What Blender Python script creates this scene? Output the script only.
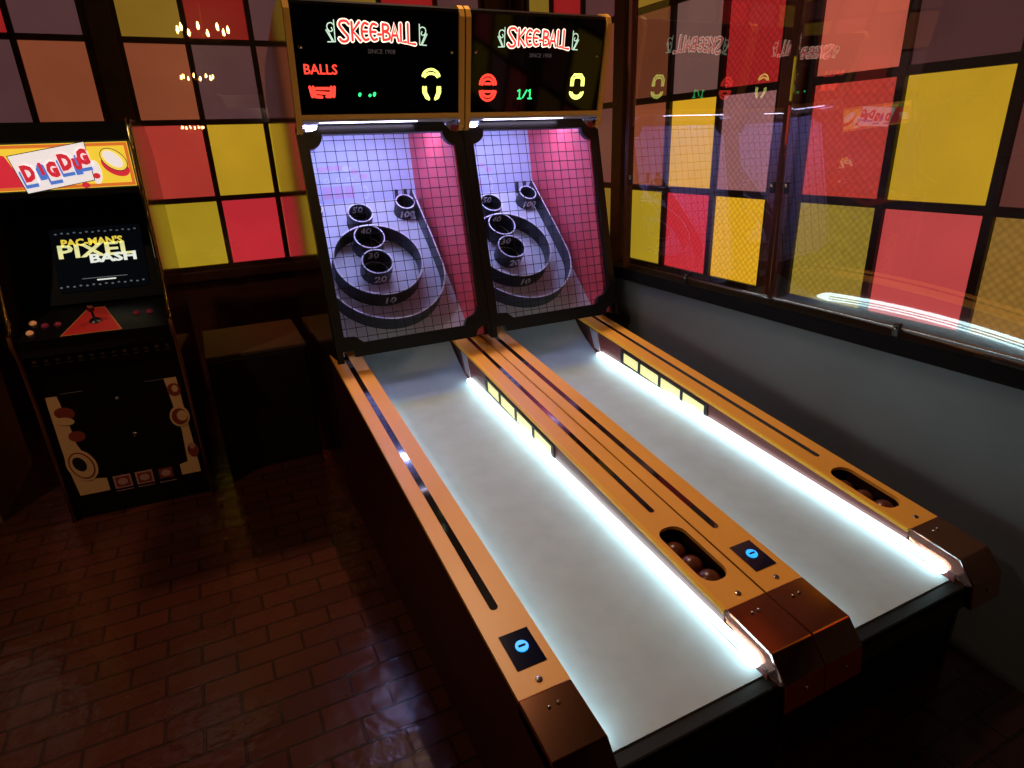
import bpy, bmesh, math, random
from mathutils import Vector, Matrix
random.seed(4)
sc = bpy.context.scene
for o in list(bpy.data.objects): bpy.data.objects.remove(o)

# ------------------------------------------------------------------ camera
cd = bpy.data.cameras.new('camera'); cam = bpy.data.objects.new('camera', cd)
sc.collection.objects.link(cam); sc.camera = cam
cd.sensor_width = 36; cd.lens = 36 * 622.46 / 1024; cd.clip_start = 0.02; cd.clip_end = 80
RX = Vector((0.89656214, -0.44147367, -0.03573982))
RY = Vector((-0.18938416, -0.30916117, -0.93196192))
RZ = Vector((0.40038728, 0.84233032, -0.36079032))
m = Matrix.Identity(4)
for i in range(3):
    m[i][0] = RX[i]; m[i][1] = -RY[i]; m[i][2] = -RZ[i]
m[0][3], m[1][3], m[2][3] = -0.4357, -0.7984, 1.6899
cam.matrix_world = m

# ------------------------------------------------------------------ world, exposure
w = bpy.data.worlds.new('world'); sc.world = w; w.use_nodes = True
w.node_tree.nodes['Background'].inputs[0].default_value = (0.30, 0.14, 0.08, 1)
w.node_tree.nodes['Background'].inputs[1].default_value = 0.02
sc.view_settings.view_transform = 'Standard'
sc.view_settings.look = 'None'
sc.view_settings.gamma = 1
sc.view_settings.use_curve_mapping = False
sc.view_settings.exposure = 0.0
sc.cycles.use_denoising = True
sc.cycles.sample_clamp_indirect = 4
sc.cycles.max_bounces = 8
sc.cycles.transparent_max_bounces = 12

# ------------------------------------------------------------------ ceiling spotlight over the alleys, plus a lamp added to brighten the arcade cabinet
SPOTS = [((0.75, 2.27, 4.0), (0.55, 0.7, 0.4), 235), ((-2.6, 1.2, 4.0), (-0.8, 1.7, 0.0), 115)]
for sp_loc, sp_aim, sp_pow in SPOTS:
    ld = bpy.data.lights.new('spot_lamp', 'SPOT'); ld.energy = sp_pow; ld.color = (1.0, 0.70, 0.48)
    ld.spot_size = math.radians(95); ld.spot_blend = 0.8; ld.shadow_soft_size = 0.05
    lo = bpy.data.objects.new('spot_lamp', ld); sc.collection.objects.link(lo); lo.location = sp_loc
    lo.rotation_euler = (Vector(sp_aim) - Vector(sp_loc)).to_track_quat('-Z', 'Y').to_euler()

# ------------------------------------------------------------------ helpers
def lin(c):
    return tuple((x / 255 / 12.92) if x / 255 <= 0.04045 else ((x / 255 + 0.055) / 1.055) ** 2.4 for x in c)

MATS = {}
def mat(name, rgb=(128, 128, 128), rough=0.5, metal=0.0, emit=None, es=1.0, spec=0.5, noise=None, bump=None, coat=0.0, trans=0.0):
    """noise=(scale, amount) gentle colour variation, bump=(scale, strength, distance)"""
    if name in MATS: return MATS[name]
    mt = bpy.data.materials.new(name); mt.use_nodes = True
    nt = mt.node_tree; b = nt.nodes['Principled BSDF']
    col = (*lin(rgb), 1)
    b.inputs['Base Color'].default_value = col
    b.inputs['Roughness'].default_value = rough
    b.inputs['Metallic'].default_value = metal
    b.inputs['Specular IOR Level'].default_value = spec
    b.inputs['Coat Weight'].default_value = coat
    b.inputs['Coat Roughness'].default_value = 0.08
    b.inputs['Transmission Weight'].default_value = trans
    if emit:
        b.inputs['Emission Color'].default_value = (*lin(emit), 1)
        b.inputs['Emission Strength'].default_value = es
    tc = nt.nodes.new('ShaderNodeTexCoord')
    if noise:
        n = nt.nodes.new('ShaderNodeTexNoise'); n.inputs['Scale'].default_value = noise[0]; n.inputs['Detail'].default_value = 5
        nt.links.new(tc.outputs['Object'], n.inputs['Vector'])
        mr = nt.nodes.new('ShaderNodeMapRange')
        mr.inputs[1].default_value = 0.3; mr.inputs[2].default_value = 0.7
        mr.inputs[3].default_value = 1 - noise[1]; mr.inputs[4].default_value = 1 + noise[1]
        nt.links.new(n.outputs['Fac'], mr.inputs[0])
        vm = nt.nodes.new('ShaderNodeVectorMath'); vm.operation = 'SCALE'
        vm.inputs[0].default_value = col[:3]
        nt.links.new(mr.outputs[0], vm.inputs['Scale'])
        nt.links.new(vm.outputs[0], b.inputs['Base Color'])
    if bump:
        n2 = nt.nodes.new('ShaderNodeTexNoise'); n2.inputs['Scale'].default_value = bump[0]; n2.inputs['Detail'].default_value = 4
        nt.links.new(tc.outputs['Object'], n2.inputs['Vector'])
        bp = nt.nodes.new('ShaderNodeBump'); bp.inputs['Strength'].default_value = bump[1]; bp.inputs['Distance'].default_value = bump[2]
        nt.links.new(n2.outputs['Fac'], bp.inputs['Height'])
        nt.links.new(bp.outputs[0], b.inputs['Normal'])
    MATS[name] = mt
    return mt

def link_obj(o, parent=None):
    sc.collection.objects.link(o)
    if parent is not None: o.parent = parent
    return o

class MB:
    def __init__(s): s.v = []; s.f = []; s.sm = []
    def add(s, vs, fs, smooth=False):
        k = len(s.v); s.v += [tuple(v) for v in vs]
        for f in fs: s.f.append(tuple(i + k for i in f)); s.sm.append(smooth)
        return s
    def hexa(s, p):   # 4 bottom ccw, 4 top ccw
        return s.add(p, [(0, 3, 2, 1), (4, 5, 6, 7), (0, 1, 5, 4), (1, 2, 6, 5), (2, 3, 7, 6), (3, 0, 4, 7)])
    def box(s, x0, x1, y0, y1, z0, z1):
        return s.hexa([(x0, y0, z0), (x1, y0, z0), (x1, y1, z0), (x0, y1, z0), (x0, y0, z1), (x1, y0, z1), (x1, y1, z1), (x0, y1, z1)])
    def prism_x(s, yz, x0, x1):
        n = len(yz)
        vs = [(x0, y, z) for y, z in yz] + [(x1, y, z) for y, z in yz]
        return s.add(vs, [tuple(range(n))[::-1], tuple(range(n, 2 * n))] + [(i, (i + 1) % n, n + (i + 1) % n, n + i) for i in range(n)])
    def tube(s, pts, r, n=10, closed=False, caps=True):
        pts = [Vector(p) for p in pts]; N = len(pts); rings = []
        up = None
        for i, p in enumerate(pts):
            if closed: t = (pts[(i + 1) % N] - pts[i - 1]).normalized()
            else: t = (pts[min(i + 1, N - 1)] - pts[max(i - 1, 0)]).normalized()
            if up is None:
                up = Vector((0, 0, 1)) if abs(t.z) < 0.9 else Vector((1, 0, 0))
            a = t.cross(up).normalized(); b2 = a.cross(t).normalized(); up = b2
            rr = r[i] if isinstance(r, (list, tuple)) else r
            rings.append([p + (a * math.cos(2 * math.pi * k / n) + b2 * math.sin(2 * math.pi * k / n)) * rr for k in range(n)])
        vs = [v for rg in rings for v in rg]; fs = []
        M = N if closed else N - 1
        for i in range(M):
            for k in range(n):
                j = (i + 1) % N
                fs.append((i * n + k, i * n + (k + 1) % n, j * n + (k + 1) % n, j * n + k))
        s.add(vs, fs, True)
        if caps and not closed:
            k0 = len(s.v) - len(vs)
            s.f.append(tuple(k0 + k for k in range(n))[::-1]); s.sm.append(False)
            s.f.append(tuple(k0 + (N - 1) * n + k for k in range(n))); s.sm.append(False)
        return s
    def lathe(s, prof, c=(0, 0, 0), n=24, M=None):
        """prof: list of (r,z); M optional matrix applied (axis z)"""
        vs = []; fs = []
        for r, z in prof:
            for k in range(n):
                a = 2 * math.pi * k / n
                p = Vector((r * math.cos(a), r * math.sin(a), z))
                if M is not None: p = M @ p
                vs.append(tuple(p + Vector(c)))
        for i in range(len(prof) - 1):
            for k in range(n):
                fs.append((i * n + k, i * n + (k + 1) % n, (i + 1) * n + (k + 1) % n, (i + 1) * n + k))
        s.add(vs, fs, True)
        return s
    def sphere(s, c, r, n=14):
        prof = [(max(1e-4, r * math.sin(math.pi * i / n)), -r * math.cos(math.pi * i / n)) for i in range(n + 1)]
        return s.lathe(prof, c, n + 4)
    def build(s, name, mt, parent=None, loc=None, bevel=0.0):
        me = bpy.data.meshes.new(name); me.from_pydata(s.v, [], s.f)
        for p, sm in zip(me.polygons, s.sm): p.use_smooth = sm
        bm = bmesh.new(); bm.from_mesh(me)
        bmesh.ops.recalc_face_normals(bm, faces=bm.faces)
        bm.to_mesh(me); bm.free()
        me.materials.append(mt)
        o = bpy.data.objects.new(name, me); link_obj(o, parent)
        if loc is not None: o.location = loc
        if bevel:
            md = o.modifiers.new('bevel', 'BEVEL'); md.width = bevel; md.segments = 2; md.limit_method = 'ANGLE'; md.angle_limit = math.radians(40)
        return o

def curve_to(name, cu, mt, parent, M):
    """convert a curve/text datablock to a mesh object, transformed by M"""
    tmp = bpy.data.objects.new('tmp', cu); sc.collection.objects.link(tmp)
    bpy.context.view_layer.update()
    dg = bpy.context.evaluated_depsgraph_get()
    me = bpy.data.meshes.new_from_object(tmp.evaluated_get(dg))
    sc.collection.objects.unlink(tmp); bpy.data.objects.remove(tmp); 
    if M is not None: me.transform(M)
    me.materials.clear(); me.materials.append(mt); me.name = name
    for p in me.polygons: p.material_index = 0
    return link_obj(bpy.data.objects.new(name, me), parent)

def plate(name, loops, th, mt, parent, M, bevel=0.0):
    """flat plate with holes: loops in local XY, thickness th downward (0..-th), placed with M"""
    cu = bpy.data.curves.new(name, 'CURVE'); cu.dimensions = '2D'; cu.fill_mode = 'BOTH'
    cu.extrude = th / 2; cu.bevel_depth = bevel; cu.bevel_resolution = 1
    for lp in loops:
        sp = cu.splines.new('POLY'); sp.points.add(len(lp) - 1); sp.use_cyclic_u = True
        for i, p in enumerate(lp): sp.points[i].co = (p[0], p[1], 0, 1)
    return curve_to(name, cu, mt, parent, M @ Matrix.Translation((0, 0, -th / 2)))

def text(name, body, size, mt, parent, M, th=0.0015, xs=1.0, bold=0.0, align='CENTER', space=1.0):
    cu = bpy.data.curves.new(name, 'FONT'); cu.body = body; cu.size = size; cu.extrude = th
    cu.offset = bold; cu.align_x = align; cu.align_y = 'CENTER'; cu.space_character = space; cu.resolution_u = 2
    return curve_to(name, cu, mt, parent, M @ Matrix.Diagonal((xs, 1, 1, 1)))

def stroke(name, lines, r, mt, parent, M, flat=0.25, res=6):
    """neon-like strokes: polylines in XY, round section squashed in z"""
    mb = MB()
    for ln in lines:
        pts = [(p[0], p[1], 0) for p in ln]
        mb.tube(pts, r, res)
        for e in (pts[0], pts[-1]): mb.sphere(e, r, 6)
    mb.v = [tuple(M @ Vector((v[0], v[1], v[2] * flat))) for v in mb.v]
    return mb.build(name, mt, parent)

def smooth_line(pts, n=6):
    out = []
    P = [Vector((p[0], p[1])) for p in pts]; P = [2 * P[0] - P[1]] + P + [2 * P[-1] - P[-2]]
    for i in range(1, len(P) - 2):
        for k in range(n):
            t = k / n
            a, b, c, d = P[i - 1], P[i], P[i + 1], P[i + 2]
            out.append(tuple(0.5 * ((2 * b) + (c - a) * t + (2 * a - 5 * b + 4 * c - d) * t * t + (3 * b - a - 3 * c + d) * t ** 3)))
    out.append(tuple(P[-2])); return out

def rrect(x0, y0, x1, y1, r, n=6):
    out = []
    for cx, cy, a0 in ((x1 - r, y1 - r, 0), (x0 + r, y1 - r, 90), (x0 + r, y0 + r, 180), (x1 - r, y0 + r, 270)):
        for k in range(n + 1):
            a = math.radians(a0 + 90 * k / n); out.append((cx + r * math.cos(a), cy + r * math.sin(a)))
    return out

def ellipse(cx, cy, rx, ry, n=28, rot=0):
    c, s_ = math.cos(rot), math.sin(rot)
    return [(cx + rx * math.cos(t) * c - ry * math.sin(t) * s_, cy + rx * math.cos(t) * s_ + ry * math.sin(t) * c) for t in [2 * math.pi * k / n for k in range(n)]]

def thing(name, label, cat, loc=(0, 0, 0), rotz=0, group=None):
    o = bpy.data.objects.new(name, None); sc.collection.objects.link(o)
    o.empty_display_size = 0.1
    o.location = loc; o.rotation_euler = (0, 0, rotz); o['label'] = label; o['category'] = cat
    if group: o['group'] = group
    return o
def tag(o, label, cat, group=None):
    o['label'] = label; o['category'] = cat
    if group: o['group'] = group
    return o
def structure(o): o['kind'] = 'structure'; return o

def frame_matrix(origin, xdir, ydir):
    X = Vector(xdir).normalized(); Y = Vector(ydir).normalized(); Z = X.cross(Y)
    M = Matrix.Identity(4)
    for i in range(3):
        M[i][0] = X[i]; M[i][1] = Y[i]; M[i][2] = Z[i]; M[i][3] = origin[i]
    return M

# ------------------------------------------------------------------ materials
M_floor = mat('floor_brick', (60, 26, 15), 0.3)
nt = M_floor.node_tree; b = nt.nodes['Principled BSDF']
tc = nt.nodes.new('ShaderNodeTexCoord')
br = nt.nodes.new('ShaderNodeTexBrick'); br.inputs['Scale'].default_value = 1.0
br.inputs['Brick Width'].default_value = 0.225; br.inputs['Row Height'].default_value = 0.098
br.inputs['Mortar Size'].default_value = 0.005; br.inputs['Mortar Smooth'].default_value = 0.3
br.inputs['Color1'].default_value = (*lin((78, 36, 22)), 1); br.inputs['Color2'].default_value = (*lin((66, 30, 18)), 1)
br.inputs['Mortar'].default_value = (*lin((46, 24, 16)), 1)
nn = nt.nodes.new('ShaderNodeTexNoise'); nn.inputs['Scale'].default_value = 1.6; nn.inputs['Detail'].default_value = 5
mp = nt.nodes.new('ShaderNodeMapping'); mp.inputs['Location'].default_value = (0.05, 0.03, 0)
nt.links.new(tc.outputs['Object'], mp.inputs[0]); nt.links.new(mp.outputs[0], br.inputs['Vector']); nt.links.new(tc.outputs['Object'], nn.inputs['Vector'])
mx = nt.nodes.new('ShaderNodeMix'); mx.data_type = 'RGBA'; mx.blend_type = 'MULTIPLY'; mx.inputs[0].default_value = 0.5
nt.links.new(br.outputs['Color'], mx.inputs[6]); nt.links.new(nn.outputs['Color'], mx.inputs[7]); nt.links.new(mx.outputs[2], b.inputs['Base Color'])
mr = nt.nodes.new('ShaderNodeMapRange'); mr.inputs[3].default_value = 0.12; mr.inputs[4].default_value = 0.36
nt.links.new(nn.outputs['Fac'], mr.inputs[0]); nt.links.new(mr.outputs[0], b.inputs['Roughness'])
n3 = nt.nodes.new('ShaderNodeTexNoise'); n3.inputs['Scale'].default_value = 9; n3.inputs['Detail'].default_value = 3
nt.links.new(tc.outputs['Object'], n3.inputs['Vector'])
b1 = nt.nodes.new('ShaderNodeBump'); b1.inputs['Strength'].default_value = 0.5; b1.inputs['Distance'].default_value = 0.012
nt.links.new(n3.outputs['Fac'], b1.inputs['Height'])
b2 = nt.nodes.new('ShaderNodeBump'); b2.inputs['Strength'].default_value = 0.8; b2.inputs['Distance'].default_value = 0.006; b2.invert = True
nt.links.new(br.outputs['Fac'], b2.inputs['Height']); nt.links.new(b1.outputs[0], b2.inputs['Normal']); nt.links.new(b2.outputs[0], b.inputs['Normal'])

M_wood = mat('dark_wood', (84, 42, 30), 0.45, noise=(7, 0.35), bump=(30, 0.2, 0.002))
M_black = mat('black_satin', (14, 11, 11), 0.35, noise=(5, 0.2))
M_gloss = mat('black_gloss', (14, 7, 6), 0.12, coat=0.3)
M_side = mat('cabinet_side_laminate', (40, 17, 12), 0.1, coat=0.5)
M_maroon = mat('maroon_laminate', (52, 14, 12), 0.35, noise=(6, 0.15))
M_grey = mat('grey_painted_wall', (82, 86, 88), 0.5, noise=(2.5, 0.12), bump=(60, 0.1, 0.001))
M_gold = mat('gold_brown_rail_laminate', (238, 166, 62), 0.4, noise=(3, 0.04))
M_trim = mat('gold_edge_trim', (232, 170, 72), 0.35)
M_yellow = mat('yellow_edge_moulding', (248, 182, 50), 0.4)
M_copper = mat('copper_sheet', (196, 132, 98), 0.13, metal=1.0)
M_inlay = mat('mirror_black_strip', (30, 24, 24), 0.05, coat=1.0, spec=0.9)
M_lane = mat('pale_cork_lane', (166, 180, 188), 0.62, noise=(14, 0.05), bump=(90, 0.12, 0.001))
M_tube = mat('white_light_tube', (255, 255, 255), 0.4, emit=(216, 252, 255), es=6.0)
M_seam = mat('light_housing_seam', (60, 75, 75), 0.6)
M_under = mat('white_head_tube', (255, 255, 255), 0.4, emit=(226, 214, 255), es=10)
M_cage_light = mat('violet_white_tube', (255, 255, 255), 0.4, emit=(176, 184, 255), es=58.0)
M_lit_yellow = mat('lit_pale_yellow_panel', (220, 210, 150), 0.4, emit=(235, 225, 150), es=0.75)
M_screw = mat('steel_screw', (190, 180, 170), 0.25, metal=1.0)
M_board = mat('white_target_board', (214, 214, 222), 0.5)
M_backb = mat('pale_blue_back_board', (200, 204, 230), 0.45)
M_red = mat('red_side_board', (226, 84, 92), 0.4)
M_ring = mat('dark_grey_ring', (46, 46, 52), 0.45)
M_ringe = mat('pale_ring_edge', (236, 236, 240), 0.45)
M_white = mat('white_print', (248, 248, 248), 0.5)
M_pink = mat('faint_pink_print', (214, 176, 212), 0.5)
M_pblue = mat('faint_lilac_print', (222, 222, 246), 0.5)
M_net = mat('black_net_cord', (10, 9, 12), 0.7)
M_ball = mat('brown_ball', (92, 42, 28), 0.3, noise=(20, 0.1))
M_neon_red = mat('neon_red', (120, 20, 20), 0.5, emit=(232, 52, 50), es=1.35)
M_neon_cream = mat('neon_cream', (200, 200, 180), 0.5, emit=(255, 226, 205), es=1.6)
M_neon_green = mat('neon_pale_green', (200, 220, 200), 0.5, emit=(196, 232, 205), es=0.95)
M_led_red = mat('led_red', (120, 20, 20), 0.5, emit=(255, 62, 48), es=1.8)
M_led_yel = mat('led_yellow', (200, 220, 80), 0.5, emit=(236, 250, 120), es=1.9)
M_led_green = mat('led_green', (20, 200, 90), 0.5, emit=(50, 235, 130), es=1.7)
M_dimtext = mat('dim_grey_print', (96, 88, 88), 0.5, emit=(70, 62, 62), es=0.6)
M_blue_led = mat('blue_lit_button', (20, 120, 200), 0.4, emit=(40, 165, 255), es=1.3)
M_blue_dark = mat('button_dark_blue', (10, 12, 40), 0.12, spec=0.2)
M_panel = mat('display_black_glass', (8, 7, 7), 0.06, spec=0.35)
M_bulb = mat('warm_bulb', (255, 220, 160), 0.4, emit=(255, 196, 110), es=60)
M_brass = mat('aged_brass', (150, 105, 50), 0.35, metal=1.0)
M_chrome = mat('chrome', (205, 200, 195), 0.12, metal=1.0)
M_tmold = mat('chrome_gold_moulding', (216, 190, 130), 0.16, metal=1.0, bump=(60, 0.5, 0.004))
M_ceiling = mat('dark_ceiling', (40, 28, 22), 0.8)

def glass_mat():
    mt = bpy.data.materials.new('clear_sheet_glass'); mt.use_nodes = True
    nt = mt.node_tree; nt.nodes.clear()
    out = nt.nodes.new('ShaderNodeOutputMaterial'); mix = nt.nodes.new('ShaderNodeMixShader')
    tr = nt.nodes.new('ShaderNodeBsdfTransparent'); gl = nt.nodes.new('ShaderNodeBsdfGlossy'); gl.inputs['Roughness'].default_value = 0.0
    tr.inputs[0].default_value = (0.97, 0.97, 0.96, 1)
    ge = nt.nodes.new('ShaderNodeNewGeometry')
    def mth(op, a=None, b_=None):
        n = nt.nodes.new('ShaderNodeMath'); n.operation = op
        for k, v in enumerate((a, b_)):
            if v is None: continue
            if isinstance(v, (int, float)): n.inputs[k].default_value = v
            else: nt.links.new(v, n.inputs[k])
        return n.outputs[0]
    dt = nt.nodes.new('ShaderNodeVectorMath'); dt.operation = 'DOT_PRODUCT'
    nt.links.new(ge.outputs['Incoming'], dt.inputs[0]); nt.links.new(ge.outputs['Normal'], dt.inputs[1])
    c = mth('ABSOLUTE', dt.outputs['Value']); f5 = mth('POWER', mth('SUBTRACT', 1.0, c), 5.0)
    fr = mth('ADD', mth('MULTIPLY', f5, 0.80), 0.18)        # both faces of the sheet together
    fr = mth('MULTIPLY', fr, mth('SUBTRACT', 1.0, ge.outputs['Backfacing']))
    nt.links.new(fr, mix.inputs[0])
    nt.links.new(tr.outputs[0], mix.inputs[1]); nt.links.new(gl.outputs[0], mix.inputs[2]); nt.links.new(mix.outputs[0], out.inputs[0])
    return mt
M_glass = glass_mat()

def pane_mat(rgb, textured):
    key = 'stained_glass_%02x%02x%02x' % rgb + ('_hammered' if textured else '')
    if key in MATS: return MATS[key]
    mt = mat(key, tuple(int(c * 0.55) for c in rgb), 0.22, emit=rgb, es=0.88, spec=0.4)
    nt = mt.node_tree; b = nt.nodes['Principled BSDF']; tc = nt.nodes['Texture Coordinate']
    if textured:
        mpn = nt.nodes.new('ShaderNodeMapping'); mpn.inputs['Rotation'].default_value = (math.radians(45), 0, 0); mpn.inputs['Scale'].default_value = (38, 38, 38)
        v = nt.nodes.new('ShaderNodeTexVoronoi'); v.inputs['Randomness'].default_value = 0.18; v.inputs['Scale'].default_value = 1
        nt.links.new(tc.outputs['Object'], mpn.inputs[0]); nt.links.new(mpn.outputs[0], v.inputs['Vector'])
        src = v.outputs['Distance']; lo, hi, a, c = 0.1, 0.75, 1.3, 0.7
    else:
        v = nt.nodes.new('ShaderNodeTexNoise'); v.inputs['Scale'].default_value = 3; nt.links.new(tc.outputs['Object'], v.inputs['Vector'])
        src = v.outputs['Fac']; lo, hi, a, c = 0.3, 0.7, 0.92, 1.06
    mr = nt.nodes.new('ShaderNodeMapRange'); mr.inputs[1].default_value = lo; mr.inputs[2].default_value = hi; mr.inputs[3].default_value = a; mr.inputs[4].default_value = c
    nt.links.new(src, mr.inputs[0])
    ml = nt.nodes.new('ShaderNodeMath'); ml.operation = 'MULTIPLY'; ml.inputs[1].default_value = 1.02
    nt.links.new(mr.outputs[0], ml.inputs[0]); nt.links.new(ml.outputs[0], b.inputs['Emission Strength'])
    if textured:
        bp = nt.nodes.new('ShaderNodeBump'); bp.inputs['Strength'].default_value = 0.4; bp.inputs['Distance'].default_value = 0.004
        nt.links.new(src, bp.inputs['Height']); nt.links.new(bp.outputs[0], b.inputs['Normal'])
    return mt

# ------------------------------------------------------------------ room
WX, BY = 2.266, 4.476            # window planes of the right and back walls
GX = 1.63                        # low grey wall and glass sheets
TH = 0.0092                      # the room stands very slightly turned to the machines
room = Matrix.Rotation(TH, 4, 'Z')
def RM(mb):
    mb.v = [tuple(room @ Vector(v)) for v in mb.v]; return mb
ROWS = [0.893, 1.386, 1.9054, 2.4121, 2.92, 3.43]      # horizontal muntin heights
CEIL = 4.1

fl = structure(MB().box(-7, 3.2, -18, 5.2, -0.05, 0).build('floor', M_floor))
structure(RM(MB().box(-7, 3.2, -18, 5.2, CEIL, CEIL + 0.05)).build('ceiling', M_ceiling))
structure(RM(MB().box(-7, 3, BY + 0.02, BY + 0.2, 0, 0.80)).build('wall_back', M_wood))
structure(RM(MB().box(-7, 3, BY + 0.02, BY + 0.2, ROWS[-1] + 0.03, CEIL)).build('wall_back_upper', M_wood))
structure(RM(MB().box(WX + 0.02, WX + 0.2, -3, BY + 0.02, 0, 0.80)).build('wall_right', M_wood))
structure(RM(MB().box(WX + 0.02, WX + 0.2, -3, BY + 0.02, ROWS[-1] + 0.03, CEIL)).build('wall_right_upper', M_wood))
structure(RM(MB().box(-7.1, -6.9, -18, 5, 0, CEIL)).build('wall_left', mat('brown_plaster', (92, 50, 34), 0.7, noise=(2, 0.2))))
structure(RM(MB().box(-7, 3, -18.1, -17.9, 0, CEIL)).build('wall_front', mat('brown_plaster')))
# back sill
structure(RM(MB().box(-7, WX, BY - 0.05, BY + 0.03, 0.80, 0.875)).build('trim_1', M_wood, bevel=0.008))
structure(RM(MB().box(WX - 0.05, WX + 0.03, -3, BY - 0.05, 0.80, 0.875)).build('trim_2', M_wood, bevel=0.008))

PAL = dict(P=(88, 56, 58), p=(112, 78, 72), O=(140, 72, 46), R=(158, 34, 34), r=(182, 60, 50), Y=(176, 146, 34), y=(136, 102, 32), k=(200, 46, 56),
           G=(226, 168, 36), b=(96, 54, 48), s=(188, 88, 70), K=(198, 74, 74), q=(148, 96, 98), g=(150, 126, 46), T=(152, 112, 50), Z=(194, 152, 36), n=(104, 54, 34), d=(76, 46, 46), D=(132, 24, 24), e=(118, 92, 28))
HAM = set()
def window(num, axis, bounds, cols, hammered=()):
    """bounds: muntin centre positions along the wall; cols: list of column strings, from the lowest pane up"""
    u0, u1 = bounds[0], bounds[-1]
    mb = MB()
    def bar(a0, a1, z0, z1, d0=-0.03, d1=0.02):
        if axis == 'x': mb.box(a0, a1, BY + d0, BY + d1, z0, z1)
        else: mb.box(WX + d0, WX + d1, a0, a1, z0, z1)
    hw = 0.018
    for u in bounds[1:-1]: bar(u - hw, u + hw, ROWS[0] - .018, ROWS[-1] + 0.018)
    bar(u0 - 0.02, u0 + hw, ROWS[0] - .018, ROWS[-1] + 0.018); bar(u1 - hw, u1 + 0.02, ROWS[0] - .018, ROWS[-1] + 0.018)
    for z in ROWS: bar(u0, u1, z - 0.0185, z + 0.0185, -0.028)
    f = structure(RM(mb).build('window_%d' % num, M_black))
    f.data.materials[0] = M_wood if axis == 'x' else mat('dark_muntin_wood', (40, 24, 22), 0.45)
    for ci, col in enumerate(cols):
        for ri, ch in enumerate(col):
            p = MB()
            a0, a1 = bounds[ci] + 0.005, bounds[ci + 1] - 0.005; z0, z1 = ROWS[ri] + 0.005, ROWS[ri + 1] - 0.005
            if axis == 'x': p.box(a0, a1, BY - 0.008, BY - 0.002, z0, z1)
            else: p.box(WX - 0.008, WX - 0.002, a0, a1, z0, z1)
            RM(p).build('pane', pane_mat(PAL[ch], (ci, ri) in hammered), f)
    if axis == 'x' and num < 3:
        RM(MB().box(u0 - 0.02, u1 + 0.02, BY - 0.040, BY - 0.034, ROWS[0] - .018, ROWS[-1])).build('glazing', M_glass, f)
    return f
def post(num, axis, a0, a1):
    mb = MB()
    if axis == 'x': mb.box(a0, a1, BY - 0.06, BY + 0.02, 0.875, ROWS[-1] + 0.03)
    else: mb.box(WX - 0.06, WX + 0.02, a0, a1, 0.875, ROWS[-1] + 0.03)
    return structure(RM(mb).build('trim_%d' % num, M_wood, bevel=0.01))

# back wall windows, left to right (columns listed from the bottom pane up)
window(1, 'x', [-3.6, -3.2, -2.8, -2.41, -2.01, -1.61, -1.214, -0.82], ['YrPOd', 'PYRbO', 'rPYOP', 'YOPyd', 'PrYPO', 'rYPRb', 'YpOPd'])
post(3, 'x', -0.80, -0.655)
window(2, 'x', [-0.64, -0.239, 0.177, 0.59], ['YrOyO', 'kZPDp', 'rYbPd'], set())
post(4, 'x', 0.605, 0.71)
window(3, 'x', [0.725, 1.12, 1.57, 1.96], ['YrPeO', 'rYPDb', 'PrYdO'])
post(5, 'x', 1.975, WX - 0.06)
# right wall windows, far to near
window(4, 'y', [2.98, 3.387, 3.82, 4.2], ['ebndO', 'rYPDe', 'YPreD'])
post(6, 'y', 4.215, BY - 0.06)
window(5, 'y', [1.605, 2.012, 2.43, 2.82], ['GqRPd', 'kGpPO', 'YOnyb'], {(0, 0), (0, 1), (1, 0), (0, 2)})
post(7, 'y', 2.836, 2.964)
window(6, 'y', [0.12, 0.56, 0.996, 1.435], ['TbdPO', 'KZdOP', 'grsbP'], {(0, 0), (2, 0), (2, 1)})
post(8, 'y', 1.455, 1.588)
window(7, 'y', [-1.3, -0.85, -0.45, -0.03], ['YKPd' + 'O', 'qYRbP', 'KPZyd'])
post(9, 'y', -0.014, 0.104)

# low grey wall with black ledge in front of the right windows
structure(RM(MB().box(GX, GX + 0.06, -3, 3.0, 0, 0.967)).build('wall_low', M_grey))
lg = RM(MB().box(GX - 0.014, GX + 0.08, -3, 3.0, 0.967, 1.028).box(GX + 0.08, WX - 0.05, -3, 3.0, 0.80, 0.86)).build('trim_10', mat('matte_black_ledge', (14, 12, 13), 0.8, spec=0.08))
structure(lg)

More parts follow.
